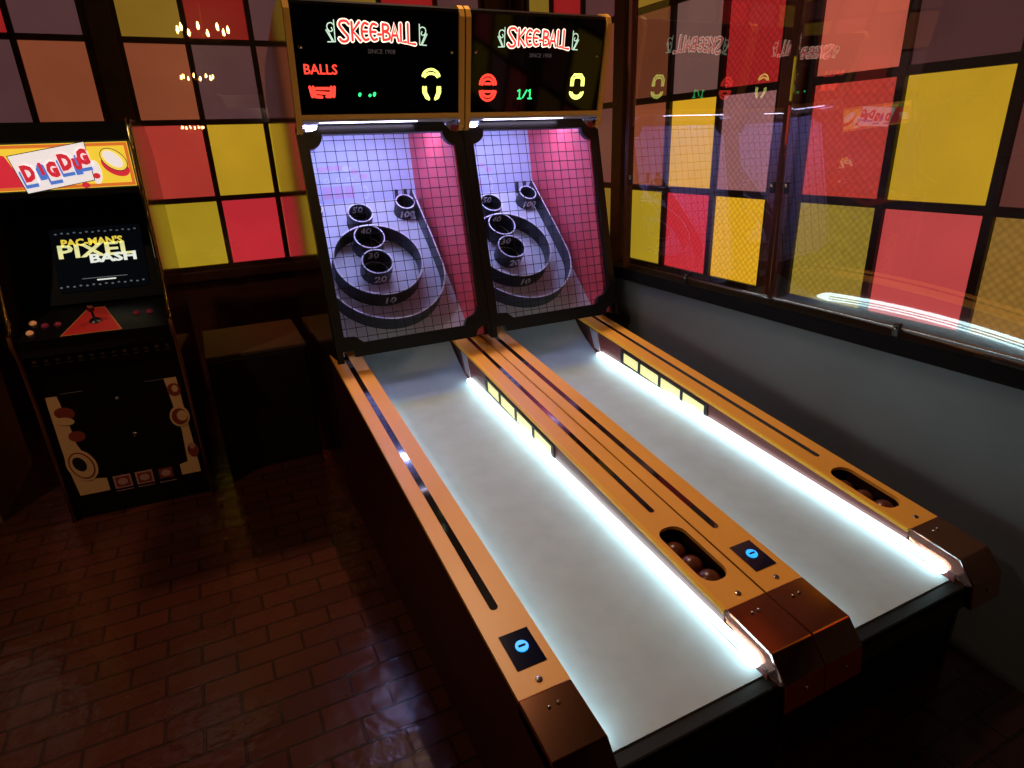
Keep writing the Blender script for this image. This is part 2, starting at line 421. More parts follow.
# glass sheets standing on the ledge
def glass_sheet(y0, y1, label):
    t = thing('glass_sheet', label, 'glass', room @ Vector((GX, (y0 + y1) / 2, 1.028)), TH, 'clear sheets of glass along the low wall')
    h = (y1 - y0) / 2
    gm = MB(); NU, NV = 40, 60; yc = (y0 + y1) / 2
    def bow(y, z):      # the near sheet is slightly warped
        if y0 > 0.9: return 0.0
        a = 1 - (y + yc); b_ = z
        return 0.0332 * a - 0.0632 * a * a + b_ * (-0.0126 - 0.0609 * a + 0.046 * a * a) + b_ * b_ * (-0.0344 + 0.0087 * a - 0.0104 * a * a) + 0.035 * min(b_, 1.1) ** 3
    vs = []
    for off in (0.0, 0.005):
        for iu in range(NU + 1):
            for iv in range(NV + 1):
                y = -h + 2 * h * iu / NU; z = 2.2 * iv / NV
                vs.append((bow(y, z) + off, y, z))
    q = lambda k, iu, iv: k * (NU + 1) * (NV + 1) + iu * (NV + 1) + iv
    fs = [(q(k, iu, iv), q(k, iu + 1, iv), q(k, iu + 1, iv + 1), q(k, iu, iv + 1)) for k in (0, 1) for iu in range(NU) for iv in range(NV)]
    gm.add(vs, fs, True)
    for iv in range(NV):
        for iu in (0, NU): gm.f.append((q(0, iu, iv), q(0, iu, iv + 1), q(1, iu, iv + 1), q(1, iu, iv))); gm.sm.append(False)
    for iu in range(NU):
        for iv in (0, NV): gm.f.append((q(0, iu, iv), q(0, iu + 1, iv), q(1, iu + 1, iv), q(1, iu, iv))); gm.sm.append(False)
    go = gm.build('pane', M_glass, t)
    for e_ in go.data.edges: pass
    for yy, zz, in ((0, 0.0), (h - 0.03, 0.44), (-h + 0.03, 0.44)):
        c = MB().box(-0.012, -0.001, yy - 0.012, yy + 0.012, zz, zz + 0.045).build('clip', M_black, t, bevel=0.003)
        MB().lathe([(0.0001, 0.006), (0.005, 0.005), (0.007, 0)], (0, 0, 0), 10, Matrix.Translation((-0.012, yy, zz + 0.03)) @ Matrix.Rotation(-math.pi / 2, 4, 'Y')).build('screw', M_chrome, c)
    return t
glass_sheet(1.008, 1.985, 'clear upright glass sheet just right of the far skee ball target cage')
glass_sheet(-0.10, 1.0, 'nearer clear glass sheet reflecting the curved white light tube')
RM(MB().box(GX - 0.006, GX + 0.03, 1.987, 2.012, 1.03, 3.4)).build('trim_11', M_wood)['kind'] = 'structure'

# ------------------------------------------------------------------ skee ball machines
P = 0.76; A = 0.139; Cc = 0.6146; SL = 0.1265; SQ = math.sqrt(1 + SL * SL)
rt = lambda y: 0.5 + SL * y
lz = lambda y: 0.424 + 0.08 * y
def ramp_z(y):
    if y < 1.757: return lz(y)
    t = y - 1.757
    return lz(1.757) + 0.08 * t + 1.0 * t * t
ALPHA = math.atan(SL)
RAILM = frame_matrix((0, 0, 0.5), (1, 0, 0), (0, 1, SL))          # local x, s along the slope, z out of the rail
HEADM = frame_matrix((0, 2.130, 1.83), (1, 0, 0), (0, -0.19, 1))   # display plane: x, up, out (towards player is -y)
def headpt(x, z, out=0.002):   # z absolute height
    v = (z - 1.83) * math.sqrt(1 + 0.19 ** 2)
    return HEADM @ Matrix.Translation((x, v, out))
FR0 = Vector((0, 1.93, 0.82)); FR1 = Vector((0, 2.163, 1.797)); FRL = (FR1 - FR0).length
FRAMEM = frame_matrix(FR0, (1, 0, 0), FR1 - FR0)
BD = Vector((0, 0.743, 0.669)); BN = Vector((0, -0.669, 0.743)); BO = Vector((0, 2.29, 0.972))
BOARDM = frame_matrix(BO, (1, 0, 0), BD)

# hand-lettered SKEE-BALL sign strokes, in a 0..1 tall box per letter (x in the same unit)
def sign_lines():
    L = []
    def add(x, wd, base, top, segs):
        for s in segs:
            L.append([(x + px * wd, base + py * (top - base)) for px, py in s])
    add(0.00, 0.075, -.004, 1.0, [smooth_line([(1.0, .86), (.75, 1.0), (.25, .98), (.10, .78), (.45, .5), (.85, .22), (.7, .03), (.3, .0), (.05, .12)])])
    add(0.095, .05, .06, .97, [[(0, 0), (0, 1)], [(1.1, 1), (.1, .5), (1.15, 0)]])
    E = [smooth_line([(1.0, .94), (.5, 1.0), (.1, .8), (.0, .5), (.1, .2), (.5, .0), (1.0, .06)]), [(.05, .5), (.85, .5)]]
    add(0.165, .047, .10, .94, E); add(0.228, .047, .12, .92, E)
    add(0.284, .022, .40, .42, [[(0, 0), (1, 0)]])
    add(0.322, .045, .12, .93, [[(0, 0), (0, 1)], smooth_line([(0, 1), (.8, .92), (.85, .65), (.1, .54)]), smooth_line([(.1, .54), (1.0, .42), (1.0, .1), (0, 0)])])
    add(0.383, .056, .10, .94, [[(0, 0), (.45, 1), (1, 0)], [(.2, .33), (.8, .33)]])
    add(0.457, .038, .06, .96, [[(0, 1), (0, 0), (1, 0)]])
    add(0.512, .050, .00, .99, [[(0, 1), (0, 0), (1.1, -.04)]])
    return L
def flourish(sgn):
    ls = [[(0, -.05), (0, 1.0)], smooth_line([(0.018, .62), (.012, .5), (.028, .44), (.045, .6), (.040, .8), (.018, .86), (.004, .78)]),
          [(.046, .55), (.012, -.02)], [(.054, .5), (.018, -.04)], [(.0, -.06), (.048, -.08)]]
    return [[(px * sgn, py) for px, py in l] for l in ls]

def skee_machine(x0, label, variant):
    t = thing('skee_ball_machine', label, 'arcade game', (x0, 0, 0), 0, 'pair of skee ball machines side by side')
    g = 0.0015
    # --- lower body: side panels of the alley
    prof = [(0.03, 0.0), (2.16, 0.0), (2.16, rt(2.16) - 0.012), (0.0, rt(0) - 0.012), (-0.035, 0.455), (0.03, 0.36)]
    for xs in ((g, 0.02), (P - 0.02, P - g)):
        MB().prism_x(prof, *xs).build('side_panel', M_maroon, t)
    # cabinet box behind
    cab = [(2.165, 0), (3.03, 0), (3.03, 1.95), (2.86, 2.09), (2.30, 2.235), (2.12, 2.255), (2.055, 2.235), (2.045, 2.20), (2.125, 1.80), (2.165, 1.755), (1.955, 0.83), (2.165, 0.745)]
    cab2 = [(2.165, 0), (3.03, 0), (3.03, 1.95), (2.86, 2.09), (2.30, 2.235), (2.12, 2.255), (2.055, 2.235), (2.045, 2.20), (2.125, 1.80), (2.175, 1.77), (1.965, 0.80), (2.165, 0.775)]
    for xs in ((g, 0.018), (P - 0.018, P - g)):
        MB().prism_x(cab2, *xs).build('cabinet_side', M_side, t)
    MB().box(0.018, P - 0.018, 3.0, 3.028, 0.02, 1.95).build('cabinet_back', M_black, t)
    MB().prism_x([(3.03, 1.945), (2.86, 2.085), (2.30, 2.23), (2.12, 2.25), (2.12, 2.235), (2.30, 2.215), (2.85, 2.07), (3.02, 1.93)], 0.018, P - 0.018).build('cabinet_top', M_black, t)
    # --- front apron and bumper
    MB().prism_x([(0.035, 0.02), (0.06, 0.02), (0.06, 0.40), (0.03, 0.415), (-0.03, 0.40), (-0.045, 0.37), (0.0, 0.34), (0.035, 0.33)], 0.02, P - 0.02).build('front_apron', M_black, t)
    MB().box(0.02, P - 0.02, -0.03, 0.012, 0.385, 0.4215).build('bumper', mat('bumper_rubber', (9, 9, 9), 0.6, spec=0.2), t, bevel=0.006)
    # --- lane
    ys = [0.012, 0.3, 0.6, 0.9, 1.2, 1.5, 1.74] + [1.757 + 0.02 * i for i in range(26)]
    prof = [(y, ramp_z(y)) for y in ys]
    low = [(y, ramp_z(y) - 0.02) for y in ys][::-1]
    MB().prism_x(prof + low, A + 0.001, Cc - 0.001).build('lane', M_lane, t)
    # --- rails
    def rail_body(xa, xb):
        return MB().prism_x([(0.155, rt(.155) - 0.0125), (2.16, rt(2.16) - 0.0125), (2.16, 0.3), (0.155, 0.3)], xa, xb)
    rb = rail_body(0.021, A).build('rail_box', M_maroon, t)
    s1 = 2.155 * SQ; s0 = 0.1535 * SQ
    slotL = rrect(0.0, 0, 0, 0, 0) 
    inl = rrect(0.054, 0.415, 0.077, s1 - 0.01, 0.0105)
    plate('rail_top', [[(0.003, s0), (A, s0), (A, s1), (0.003, s1)]], 0.012, M_gold, t, RAILM)
    plate('inlay_strip', [inl], 0.0012, M_inlay, t, RAILM @ Matrix.Translation((0, 0, 0.0014)))
    # coin / button panel
    plate('button_plate', [[(0.035, 0.2235), (0.114, 0.2235), (0.114, 0.330), (0.035, 0.330)]], 0.002, M_blue_dark, t, RAILM @ Matrix.Translation((0, 0, 0.0024)))
    bt = plate('lit_button', [ellipse(0.0755, 0.281, 0.0165, 0.0165)], 0.004, M_blue_led, t, RAILM @ Matrix.Translation((0, 0, 0.006)))
    plate('button_bar', [[(0.066, 0.278), (0.085, 0.278), (0.085, 0.284), (0.066, 0.284)]], 0.001, M_blue_dark, bt, RAILM @ Matrix.Translation((0, 0, 0.0072)))
    # right rail with ball slot
    slot = rrect(0.635, 0.245, 0.728, 0.484, 0.04)
    plate('rail_top', [[(Cc + 0.006, s0), (P - .004, s0), (P - .004, s1), (Cc + 0.006, s1)], slot], 0.012, M_gold, t, RAILM)
    plate('inlay_strip', [rrect(0.68, 0.56, 0.70, s1 - 0.01, 0.009)], 0.0012, M_inlay, t, RAILM @ Matrix.Translation((0, 0, 0.0014)))
    # ball trough below the slot
    tr = MB()
    tr.box(0.620, 0.739, 0.155, 0.60, 0.40, 0.455).box(0.620, 0.632, 0.155, 0.60, 0.455, 0.505).box(0.731, 0.739, 0.155, 0.60, 0.455, 0.505)
    tr.build('ball_trough', M_black, t)
    MB().prism_x([(0.60, rt(.60) - 0.0125), (2.16, rt(2.16) - 0.0125), (2.16, 0.3), (0.60, 0.3)], Cc + 0.006, P - 0.021).build('rail_box', M_maroon, t)
    # yellow edge moulding along the right rail
    MB().hexa([(Cc - 0.006, .155, rt(.155) - .012), (Cc + 0.006, .155, rt(.155) - .012), (Cc + .006, 2.155, rt(2.155) - .012), (Cc - .006, 2.155, rt(2.155) - .012),
               (Cc - 0.006, .155, rt(.155) + .001), (Cc + 0.006, .155, rt(.155) + .001), (Cc + .006, 2.155, rt(2.155) + .001), (Cc - .006, 2.155, rt(2.155) + .001)]).build('edge_moulding', M_yellow, t)
    # side walls of the lane
    MB().prism_x([(0.0, 0.40), (2.0, 0.52), (2.0, rt(2.0) - 0.014), (0.155, rt(0.155) - 0.014), (0.155, 0.455), (0.0, 0.45)], Cc, Cc + 0.0055).build('lane_wall', mat('dull_red_wall', (112, 48, 44), 0.4), t)
    MB().prism_x([(0.0, 0.40), (2.0, 0.52), (2.0, rt(2.0) - 0.014), (0.0, rt(0.0) - 0.014)], A - 0.0005, A + 0.0008).build('lane_wall', mat('dull_red_wall'), t)
    # row of lit yellow windows in the lane wall
    WM = frame_matrix((Cc, 0, 0.5), (0, -1, -SL), (0, 0, 1))
    def wq(y0, y1, d0, d1, r):     # rectangle on the wall: y range, depth below rail top
        return [(-px, pz) for px, pz in rrect(y0, -d0, y1, -d1, r, 4)]
    def wall_plate(nm, loops, th, mt, off, par):
        M2 = Matrix(((0, 0, -1, Cc - off), (-SQ / SQ, 0, 0, 0), (-SL, 1, 0, 0.5), (0, 0, 0, 1)))
        return plate(nm, loops, th, mt, par, M2)
    edges = [(1.075, 1.215), (1.232, 1.372), (1.389, 1.529), (1.546, 1.668)]
    fr = wall_plate('window_strip', [[(-1.055, -.024), (-1.69, -.024), (-1.69, -.098), (-1.055, -.098)]] + [[(-a, -.036), (-b_, -.036), (-b_, -.088), (-a, -.088)] for a, b_ in edges], 0.004, M_black, 0.005, t)
    for a, b_ in edges:
        wall_plate('lit_window', [[(-a, -.036), (-b_, -.036), (-b_, -.088), (-a, -.088)]], 0.001, M_lit_yellow, 0.0015, fr)
    wall_plate('end_plate', [[(-1.91, -.02), (-1.985, -.02), (-1.935, -.115), (-1.88, -.115)]], 0.003, mat('pale_end_plate', (170, 165, 180), 0.4), 0.003, t)
    # light tubes: both walls
    for sgn, xw in ((-1, Cc - 0.0015), (1, A + 0.0022)):
        zc = lambda y: lz(y) + 0.026
        yy0, yy1 = 0.022, 1.90
        body = []
        n = 8; R_ = 0.021
        for k in range(n + 1):
            a = -math.pi / 2 + math.pi * k / n; body.append((yy1 - R_ * 2 + 2 * R_ * math.cos(a), zc(yy1) + R_ * math.sin(a)))
        for k in range(n + 1):
            a = math.pi / 2 + math.pi * k / n; body.append((yy0 + R_ * 2 + 2 * R_ * math.cos(a), zc(yy0) + R_ * math.sin(a)))
        xa, xb = (xw - 0.012, xw) if sgn < 0 else (xw, xw + 0.012)
        hs = MB().prism_x(body, xa, xb).build('light_strip', M_tube, t)
        for dz in (-0.007, 0.007):
            xo = xa if sgn < 0 else xb
            MB().tube([(xo, yy0 + .06, zc(yy0 + .06) + dz), (xo, yy1 - .06, zc(yy1 - .06) + dz)], 0.0024, 6).build('seam', M_seam, hs)
        for yy in (0.13, 0.5, 0.87, 1.24, 1.6):
            xo = xa if sgn < 0 else xb
            MB().sphere((xo, yy, zc(yy)), 0.0022, 6).build('screw', M_seam, hs)
    # acrylic end guard
    MB().prism_x([(-0.047, 0.442), (-0.04, 0.436), (0.06, 0.45), (0.153, 0.50), (0.153, rt(.153) + .002), (0.0, 0.502)], Cc - 0.003, Cc + 0.003).build('acrylic_guard', mat('clear_acrylic', (235, 215, 215), 0.05, trans=0.95), t)
    # --- copper end caps
    for xa, xb, sx in ((g, A, ((0.058, 0.112), (0.082, 0.113))), (Cc + 0.004, P - g, ((0.673, 0.115), (0.696, 0.116)))):
        body = [(0.1525, rt(.1525) + 0.001), (0.0, rt(0) + 0.001), (-0.05, 0.443), (-0.06, 0.36), (0.03, 0.36), (0.03, 0.45), (0.1525, 0.48)]
        cp = MB().prism_x(body, xa, xb).build('end_cap', M_copper, t, bevel=0.0025)
        for px, py in sx:
            MB().lathe([(0.0055, 0), (0.0045, 0.003), (0.0001, 0.004)], (0, 0, 0), 10, RAILM @ Matrix.Translation((px, py * SQ, 0.0015))).build('rivet', M_screw, cp)
        nrm = frame_matrix((0, 0, 0), (1, 0, 0), (0, 0.66, 0.75))
        MB().lathe([(0.006, 0), (0.005, 0.003), (0.0001, 0.004)], (0, 0, 0), 10, Matrix.Translation(((xa + xb) / 2 + .005, -0.055, 0.405)) @ Matrix.Rotation(math.pi / 2, 4, 'X')).build('rivet', M_screw, cp)
    for px in (0.0715, 0.689):
        sw = MB().lathe([(0.009, 0), (0.009, 0.0015), (0.0065, 0.003), (0.0001, 0.003)], (0, 0, 0), 14, RAILM @ Matrix.Translation((px, 0.1845, 0.0002))).build('bolt', M_screw, t)
        MB().lathe([(0.004, 0.003), (0.0035, 0.0036), (0.0001, 0.0036)], (0, 0, 0), 6, RAILM @ Matrix.Translation((px, 0.1845, 0.0002))).build('hex_socket', M_black, sw)
    # --- cage interior
    MB().box(0.019, 0.045, 2.17, 2.99, 0.80, 1.78).build('cage_wall', M_backb, t)
    MB().box(0.708, 0.741, 2.17, 2.99, 0.80, 1.78).build('cage_wall', M_red, t)['label'] = 'red right side wall of the cage'
    # wedge walls in front of y 2.17
    for xa, xb, mt in ((0.019, 0.045, M_backb), (0.708, 0.741, M_red)):
        MB().prism_x([(2.168, 0.80), (2.168, 1.765), (1.99, 0.86), (1.99, 0.80)], xa, xb).build('cage_wall', mt, t)
    MB().prism_x([(2.79, 1.41), (2.85, 1.79), (2.87, 1.79), (2.81, 1.41)], 0.046, 0.707).build('back_board', M_backb, t)
    MB().box(0.046, 0.707, 2.14, 2.86, 1.795, 1.81).build('cage_ceiling', M_backb, t)
    # target board
    tb = plate('target_board', [[(0.047, -0.24), (0.707, -0.24), (0.707, 0.665), (0.047, 0.665)]], 0.015, M_board, t, BOARDM)
    cx = 0.361
    def ring(x, s, R, h, inner_dark=False, th=0.006):
        mb = MB()
        M2 = BOARDM @ Matrix.Translation((x, s, 0.0005))
        mb.lathe([(R, 0), (R, h), ], (0, 0, 0), 48, M2)
        mb.lathe([(R - th, h), (R - th, 0)], (0, 0, 0), 48, M2)
        o = mb.build('ring', M_ring, tb)
        MB().lathe([(R, h), (R, h + 0.0015), (R - th, h + 0.0015), (R - th, h)], (0, 0, 0), 48, M2).build('ring_rim', M_ringe, o)
        return o
    def hole(x, s, R):
        plate('hole', [ellipse(x, s, R, R)], 0.001, mat('hole_black', (5, 5, 6), 0.9), tb, BOARDM @ Matrix.Translation((0, 0, 0.002)))
    RG = {50: (0.334, 0.502, 0.066), 40: (0.338, 0.337, 0.080), 30: (0.335, 0.172, 0.080)}
    for rx, rs, rr in RG.values(): ring(rx, rs, rr, 0.09, th=0.007)
    for xx in (0.597, 0.099): ring(xx, 0.562, 0.053, 0.085, th=0.007)
    ring(0.345, 0.185, 0.228, 0.095, th=0.009)
    for x, s, R in [v for v in RG.values()] + [(0.597, 0.562, .053), (0.099, 0.562, .053)]:
        plate('hole', [ellipse(x, s, R * .86, R * .86)], 0.001, mat('hole_black', (5, 5, 6), 0.9), tb, BOARDM @ Matrix.Translation((0, 0, 0.002)))
    # outer fence: U-shaped wall
    up = []
    for k in range(33):
        a = math.pi + math.pi * k / 32; up.append((cx + 0.310 * math.cos(a), 0.128 + 0.315 * math.sin(a)))
    up = [(0.060, 0.655)] + [(0.051, 0.3)] + up + [(0.671, 0.3), (0.662, 0.655)]
    up[0] = (0.060, 0.655)
    fence_v = MB(); n = len(up); hh = 0.09; th = 0.007
    inner = []
    for i, (x, s) in enumerate(up):
        dx = cx - x; ds = (0.128 if s < 0.3 else s) - s; L_ = math.hypot(dx, ds) or 1
        inner.append((x + dx / L_ * th, s + ds / L_ * th))
    vs = [(x, s, 0.0) for x, s in up] + [(x, s, hh) for x, s in up] + [(x, s, hh) for x, s in inner] + [(x, s, 0.0) for x, s in inner]
    vs = [tuple(BOARDM @ Vector((v[0], v[1], v[2] + .001))) for v in vs]
    fs = []
    for i in range(n - 1):
        for a, b_ in ((0, 1), (2, 3)): fs.append((a * n + i, a * n + i + 1, b_ * n + i + 1, b_ * n + i))
    fence_v.add(vs, fs, True); fo = fence_v.build('outer_fence', M_ring, tb)
    MB().add(vs, [(n + i, n + i + 1, 2 * n + i + 1, 2 * n + i) for i in range(n - 1)]).build('fence_rim', M_ringe, fo)
    # numbers
    Mt_ = lambda x, s, h: BOARDM @ Matrix.Translation((x, s, h))
    # front-facing numbers hang on the outer side of a ring (facing down the slope)
    def num_out(body, x, s, R, h, size):
        M2 = BOARDM @ Matrix.Translation((x, s - R - 0.002, h)) @ Matrix.Rotation(math.radians(90), 4, 'X')
        text('number', body, size, M_white, tb, M2, th=0.0008, bold=0.0018)
    def num_in(body, x, s, R, h, size):
        M2 = BOARDM @ Matrix.Translation((x, s + R - 0.0145, h)) @ Matrix.Rotation(math.radians(90), 4, 'X')
        text('number', body, size, M_white, tb, M2, th=0.0008, bold=0.0012)
    num_out('10', 0.345, 0.185, 0.228, 0.045, 0.066); num_out('20', *RG[30], 0.045, 0.066)
    num_in('30', *RG[30], 0.055, 0.06); num_in('40', *RG[40], 0.055, 0.06); num_in('50', *RG[50], 0.055, 0.058)
    num_out('100', 0.597, 0.562, 0.053, 0.042, 0.06); num_out('100', 0.099, 0.562, 0.053, 0.042, 0.06)
    # pegs above the 100 pocket
    for xx in (0.588, 0.640, 0.10):
        MB().box(xx - .008, xx + .008, 2.765, 2.785, 1.40, 1.47).build('peg', M_ring, t, bevel=.003)
    # faint printed sign on the back board
    BBM = frame_matrix((0, 2.79, 1.41), (1, 0, 0), (0, 0.06, 0.38))
    dec = plate('printed_sign', [rrect(0.17, 0.10, 0.40, 0.105, 0.002)], 0.0006, M_pblue, t, BBM @ Matrix.Translation((0, 0, .0015)))
    z_ = Matrix.Translation((0, 0, .0016))
    for xx in (0.19, 0.25, 0.31): plate('printed_block', [rrect(xx, 0.03, xx + 0.05, 0.092, 0.004)], 0.0006, M_pink, dec, BBM @ z_)
    for k, (xx, vv, mt_) in enumerate(((.12, .145, M_pink), (.16, .172, M_pblue), (.20, .185, M_pink), (.245, .19, M_pink), (.29, .19, M_pink), (.335, .183, M_pblue), (.375, .165, M_pink), (.42, .14, M_pink))):
        plate('printed_block', [ellipse(xx, vv, .024, .014, 12)], 0.0006, mt_, dec, BBM @ z_)
    for xx in (.15, .42):
        plate('printed_scroll', [ellipse(xx, .055, .018, .038, 16), ellipse(xx, .055, .010, .026, 16)], 0.0006, M_pblue, dec, BBM @ z_)
    for xx in (.22, .285, .345):
        plate('printed_scroll', [ellipse(xx, .125, .018, .014, 16), ellipse(xx, .125, .010, .008, 16)], 0.0006, M_pblue, dec, BBM @ z_)
    # --- cage frame (black) with chamfered corners, opening with gussets, and net
    def arc(cx_, cy_, r, a0, a1, n=7):
        return [(cx_ + r * math.cos(math.radians(a0 + (a1 - a0) * k / n)), cy_ + r * math.sin(math.radians(a0 + (a1 - a0) * k / n))) for k in range(n + 1)]
    H = FRL; e = 0.002
    outer = [(e, 0.0 - 0.03), (0.030, -0.03), (0.030, 0.020)] + [(0.075, 0.022), (0.085, -0.01)] + [(0.676, -0.01), (0.69, 0.022), (0.742, 0.05), (0.752, -0.02), (P - e, -0.02),
             (P - e, H - 0.055), (0.735, H - 0.05), (0.70, H - 0.045), (0.675, H - 0.015), (0.665, H), (0.10, H), (0.09, H - 0.02), (0.055, H - 0.035), (e, H - 0.035)]
    x0i, x1i, v0, v1 = 0.046, 0.716, 0.052, H - 0.045
    inner = ([(x0i, v0 + .035)] + [(x0i + .05, v0 + .03), (x0i + .085, v0)] + [(x1i - .09, v0), (x1i - .07, v0 + .035), (x1i - .035, v0 + .045), (x1i, v0 + .085)]
             + arc(x1i, v1, .06, 270, 180, 7) + arc(x0i, v1, .06, 0, -90, 7))
    fo = plate('cage_frame', [outer, inner], 0.028, M_black, t, FRAMEM @ Matrix.Translation((0, 0, 0.0)))
    net = MB(); cell = 0.0455
    FM = FRAMEM @ Matrix.Translation((0, 0, -0.026))
    k = 0; x = 0.066
    while x < x1i:
        net.tube([FM @ Vector((x, 0.03, 0)), FM @ Vector((x, H - 0.03, 0))], 0.0015, 5); x += cell
    v = 0.075
    while v < H - .04:
        net.tube([FM @ Vector((0.03, v, 0)), FM @ Vector((0.73, v, 0))], 0.0015, 5); v += cell
    net.build('net', M_net, t)
    MB().box(0.685, 0.741, 2.172, 2.176, 1.70, 1.79).build('corner_plate', mat('lilac_white_plate', (205, 198, 215), 0.4), t)
    # violet white tubes inside the cage, above the frame
    MB().box(0.06, 0.70, 2.42, 2.45, 1.776, 1.789).build('cage_light', M_cage_light, t)
    # --- head
    hd = MB().prism_x([(2.14, 1.812), (2.055, 2.235), (2.10, 2.25), (2.16, 2.22), (2.16, 1.812)], 0.019, P - 0.019).build('head_box', M_black, t)
    plate('display_glass', [[(0.026, 0.0), (P - 0.026, 0.0), (P - 0.026, 0.40), (0.026, 0.40)]], 0.003, M_panel, t, headpt(0, 1.83, 0.0055))
    MB().hexa([(0.022, 2.116, 1.810), (P - .022, 2.116, 1.810), (P - .022, 2.146, 1.810), (0.022, 2.146, 1.810), (0.022, 2.112, 1.829), (P - .022, 2.112, 1.829), (P - .022, 2.135, 1.829), (0.022, 2.135, 1.829)]).build('gold_bar', M_trim, t)
    MB().prism_x([(2.12, 1.800), (2.12, 1.808), (2.155, 1.808), (2.155, 1.800)], 0.02, P - 0.02).build('head_underside', mat('lilac_white_plate', (205, 198, 215), 0.4), t)
    MB().tube([(0.10, 2.126, 1.800), (0.53, 2.126, 1.800)], 0.0045, 10).build('head_light', M_under, t)
    path = [(2.30, 2.238), (2.12, 2.258), (2.075, 2.252), (2.052, 2.235), (2.044, 2.205), (2.120, 1.80), (2.126, 1.772), (2.14, 1.757), (2.165, 1.752)]
    for xa, xb in ((0.0035, 0.027), (P - 0.027, P - 0.0035)):
        mb = MB()
        o1 = path; i1 = [(y + 0.012 if k > 2 else y + .003, z - (0.010 if k <= 3 else 0.0) + (0.006 if k > 6 else 0)) for k, (y, z) in enumerate(path)]
        for k in range(len(path) - 1):
            (ya, za), (yb, zb) = o1[k], o1[k + 1]; (yc, zc_), (yd, zd) = i1[k], i1[k + 1]
            mb.hexa([(xa, ya - .004, za), (xb, ya - .004, za), (xb, yc, zc_), (xa, yc, zc_), (xa, yb - .004, zb), (xb, yb - .004, zb), (xb, yd, zd), (xa, yd, zd)])
        mb.build('gold_trim', M_trim, t)
    for px, pz in ((0.055, 2.078), (0.70, 2.073)):
        MB().lathe([(0.008, 0), (0.007, 0.003), (0.0001, 0.004)], (0, 0, 0), 12, headpt(px, pz, 0.0056)).build('head_bolt', M_screw, t)
    # neon sign
    S = 0.072 / 1.0
    base = headpt(0.212, 2.102, 0.0075)
    def sc_lines(lines, kx, ky): return [[(a * kx, b_ * ky) for a, b_ in l] for l in lines]
    ls = sc_lines(sign_lines(), 0.565, S)
    sg = stroke('neon_sign', ls, 0.0095, M_neon_cream, t, base, 0.2)
    stroke('neon_letters', ls, 0.0048, M_neon_red, sg, base @ Matrix.Translation((0, 0, 0.0022)), 0.2)
    stroke('neon_scroll', sc_lines(flourish(-1), 0.62, S), 0.0022, M_neon_green, sg, headpt(0.195, 2.104, 0.0075), 0.4)
    stroke('neon_scroll', sc_lines(flourish(1), 0.62, S), 0.0022, M_neon_green, sg, headpt(0.553, 2.102, 0.0075), 0.4)
    text('small_print', 'SINCE 1908', 0.024, M_dimtext, t, headpt(0.385, 2.068, 0.0065), th=0.0005)
    # score displays
    def arcs(cx_, cz, rx, rz, a0, a1, n=10):
        return [(cx_ + rx * math.cos(math.radians(a0 + (a1 - a0) * k / n)), cz + rz * math.sin(math.radians(a0 + (a1 - a0) * k / n))) for k in range(n + 1)]
    H0 = headpt(0, 1.83, 0.0068); kz = lambda z: (z - 1.83) * math.sqrt(1 + .19 ** 2)
    if variant == 0:
        text('balls_sign', 'BALLS', 0.052, M_led_red, t, headpt(0.125, 1.998, 0.0068), th=0.0005, bold=0.0008)
        sgr = stroke('ball_count', [[(0.075, kz(1.935)), (0.082, kz(1.90))], [(0.088, kz(1.935)), (0.094, kz(1.90))], [(0.10, kz(1.93)), (0.15, kz(1.93))], [(0.10, kz(1.915)), (0.15, kz(1.912))],
                [(0.162, kz(1.935)), (0.158, kz(1.90))], [(0.175, kz(1.935)), (0.170, kz(1.90))], [(0.095, kz(1.90)), (0.12, kz(1.898))], [(0.14, kz(1.90)), (0.158, kz(1.90))]], 0.0058, M_led_red, t, H0, 0.12)
        stroke('game_count', [[(0.279, kz(1.905)), (0.281, kz(1.909))], [(0.323, kz(1.903)), (0.324, kz(1.904))], [(0.342, kz(1.905)), (0.345, kz(1.911))]], 0.0062, M_led_green, t, H0, 0.12)
        stroke('score_digit', [arcs(0.602, kz(1.972), 0.040, 0.034, 15, 165), arcs(0.602, kz(1.972), 0.030, 0.018, 15, 165),
                [(0.565, kz(1.935)), (0.565, kz(1.915)), (0.578, kz(1.893)), (0.590, kz(1.888))], [(0.576, kz(1.935)), (0.576, kz(1.915)), (0.59, kz(1.89))],
                [(0.643, kz(1.935)), (0.643, kz(1.915)), (0.632, kz(1.893)), (0.620, kz(1.888))], [(0.632, kz(1.935)), (0.632, kz(1.915)), (0.620, kz(1.89))]], 0.0052, M_led_yel, t, H0, 0.12)
    else:
        stroke('ball_count', [arcs(0.118, kz(1.945), 0.040, 0.042, 5, 175), arcs(0.118, kz(1.945), 0.028, 0.026, 5, 175), [(0.104, kz(1.95)), (0.132, kz(1.95))],
                arcs(0.118, kz(1.922), 0.040, 0.042, 185, 355), arcs(0.118, kz(1.922), 0.028, 0.026, 185, 355), [(0.085, kz(1.918)), (0.15, kz(1.918))]], 0.0056, M_led_red, t, H0, 0.12)
        zb, zt = kz(1.888), kz(1.928)
        one = lambda x: [[(x - .009, zt - .008), (x, zt), (x, zb)], [(x - .009, zb), (x + .009, zb)]]
        stroke('game_count', one(0.284) + one(0.340) + [[(0.302, zb + .004), (0.322, zt - .004)]], 0.0034, M_led_green, t, H0, 0.12)
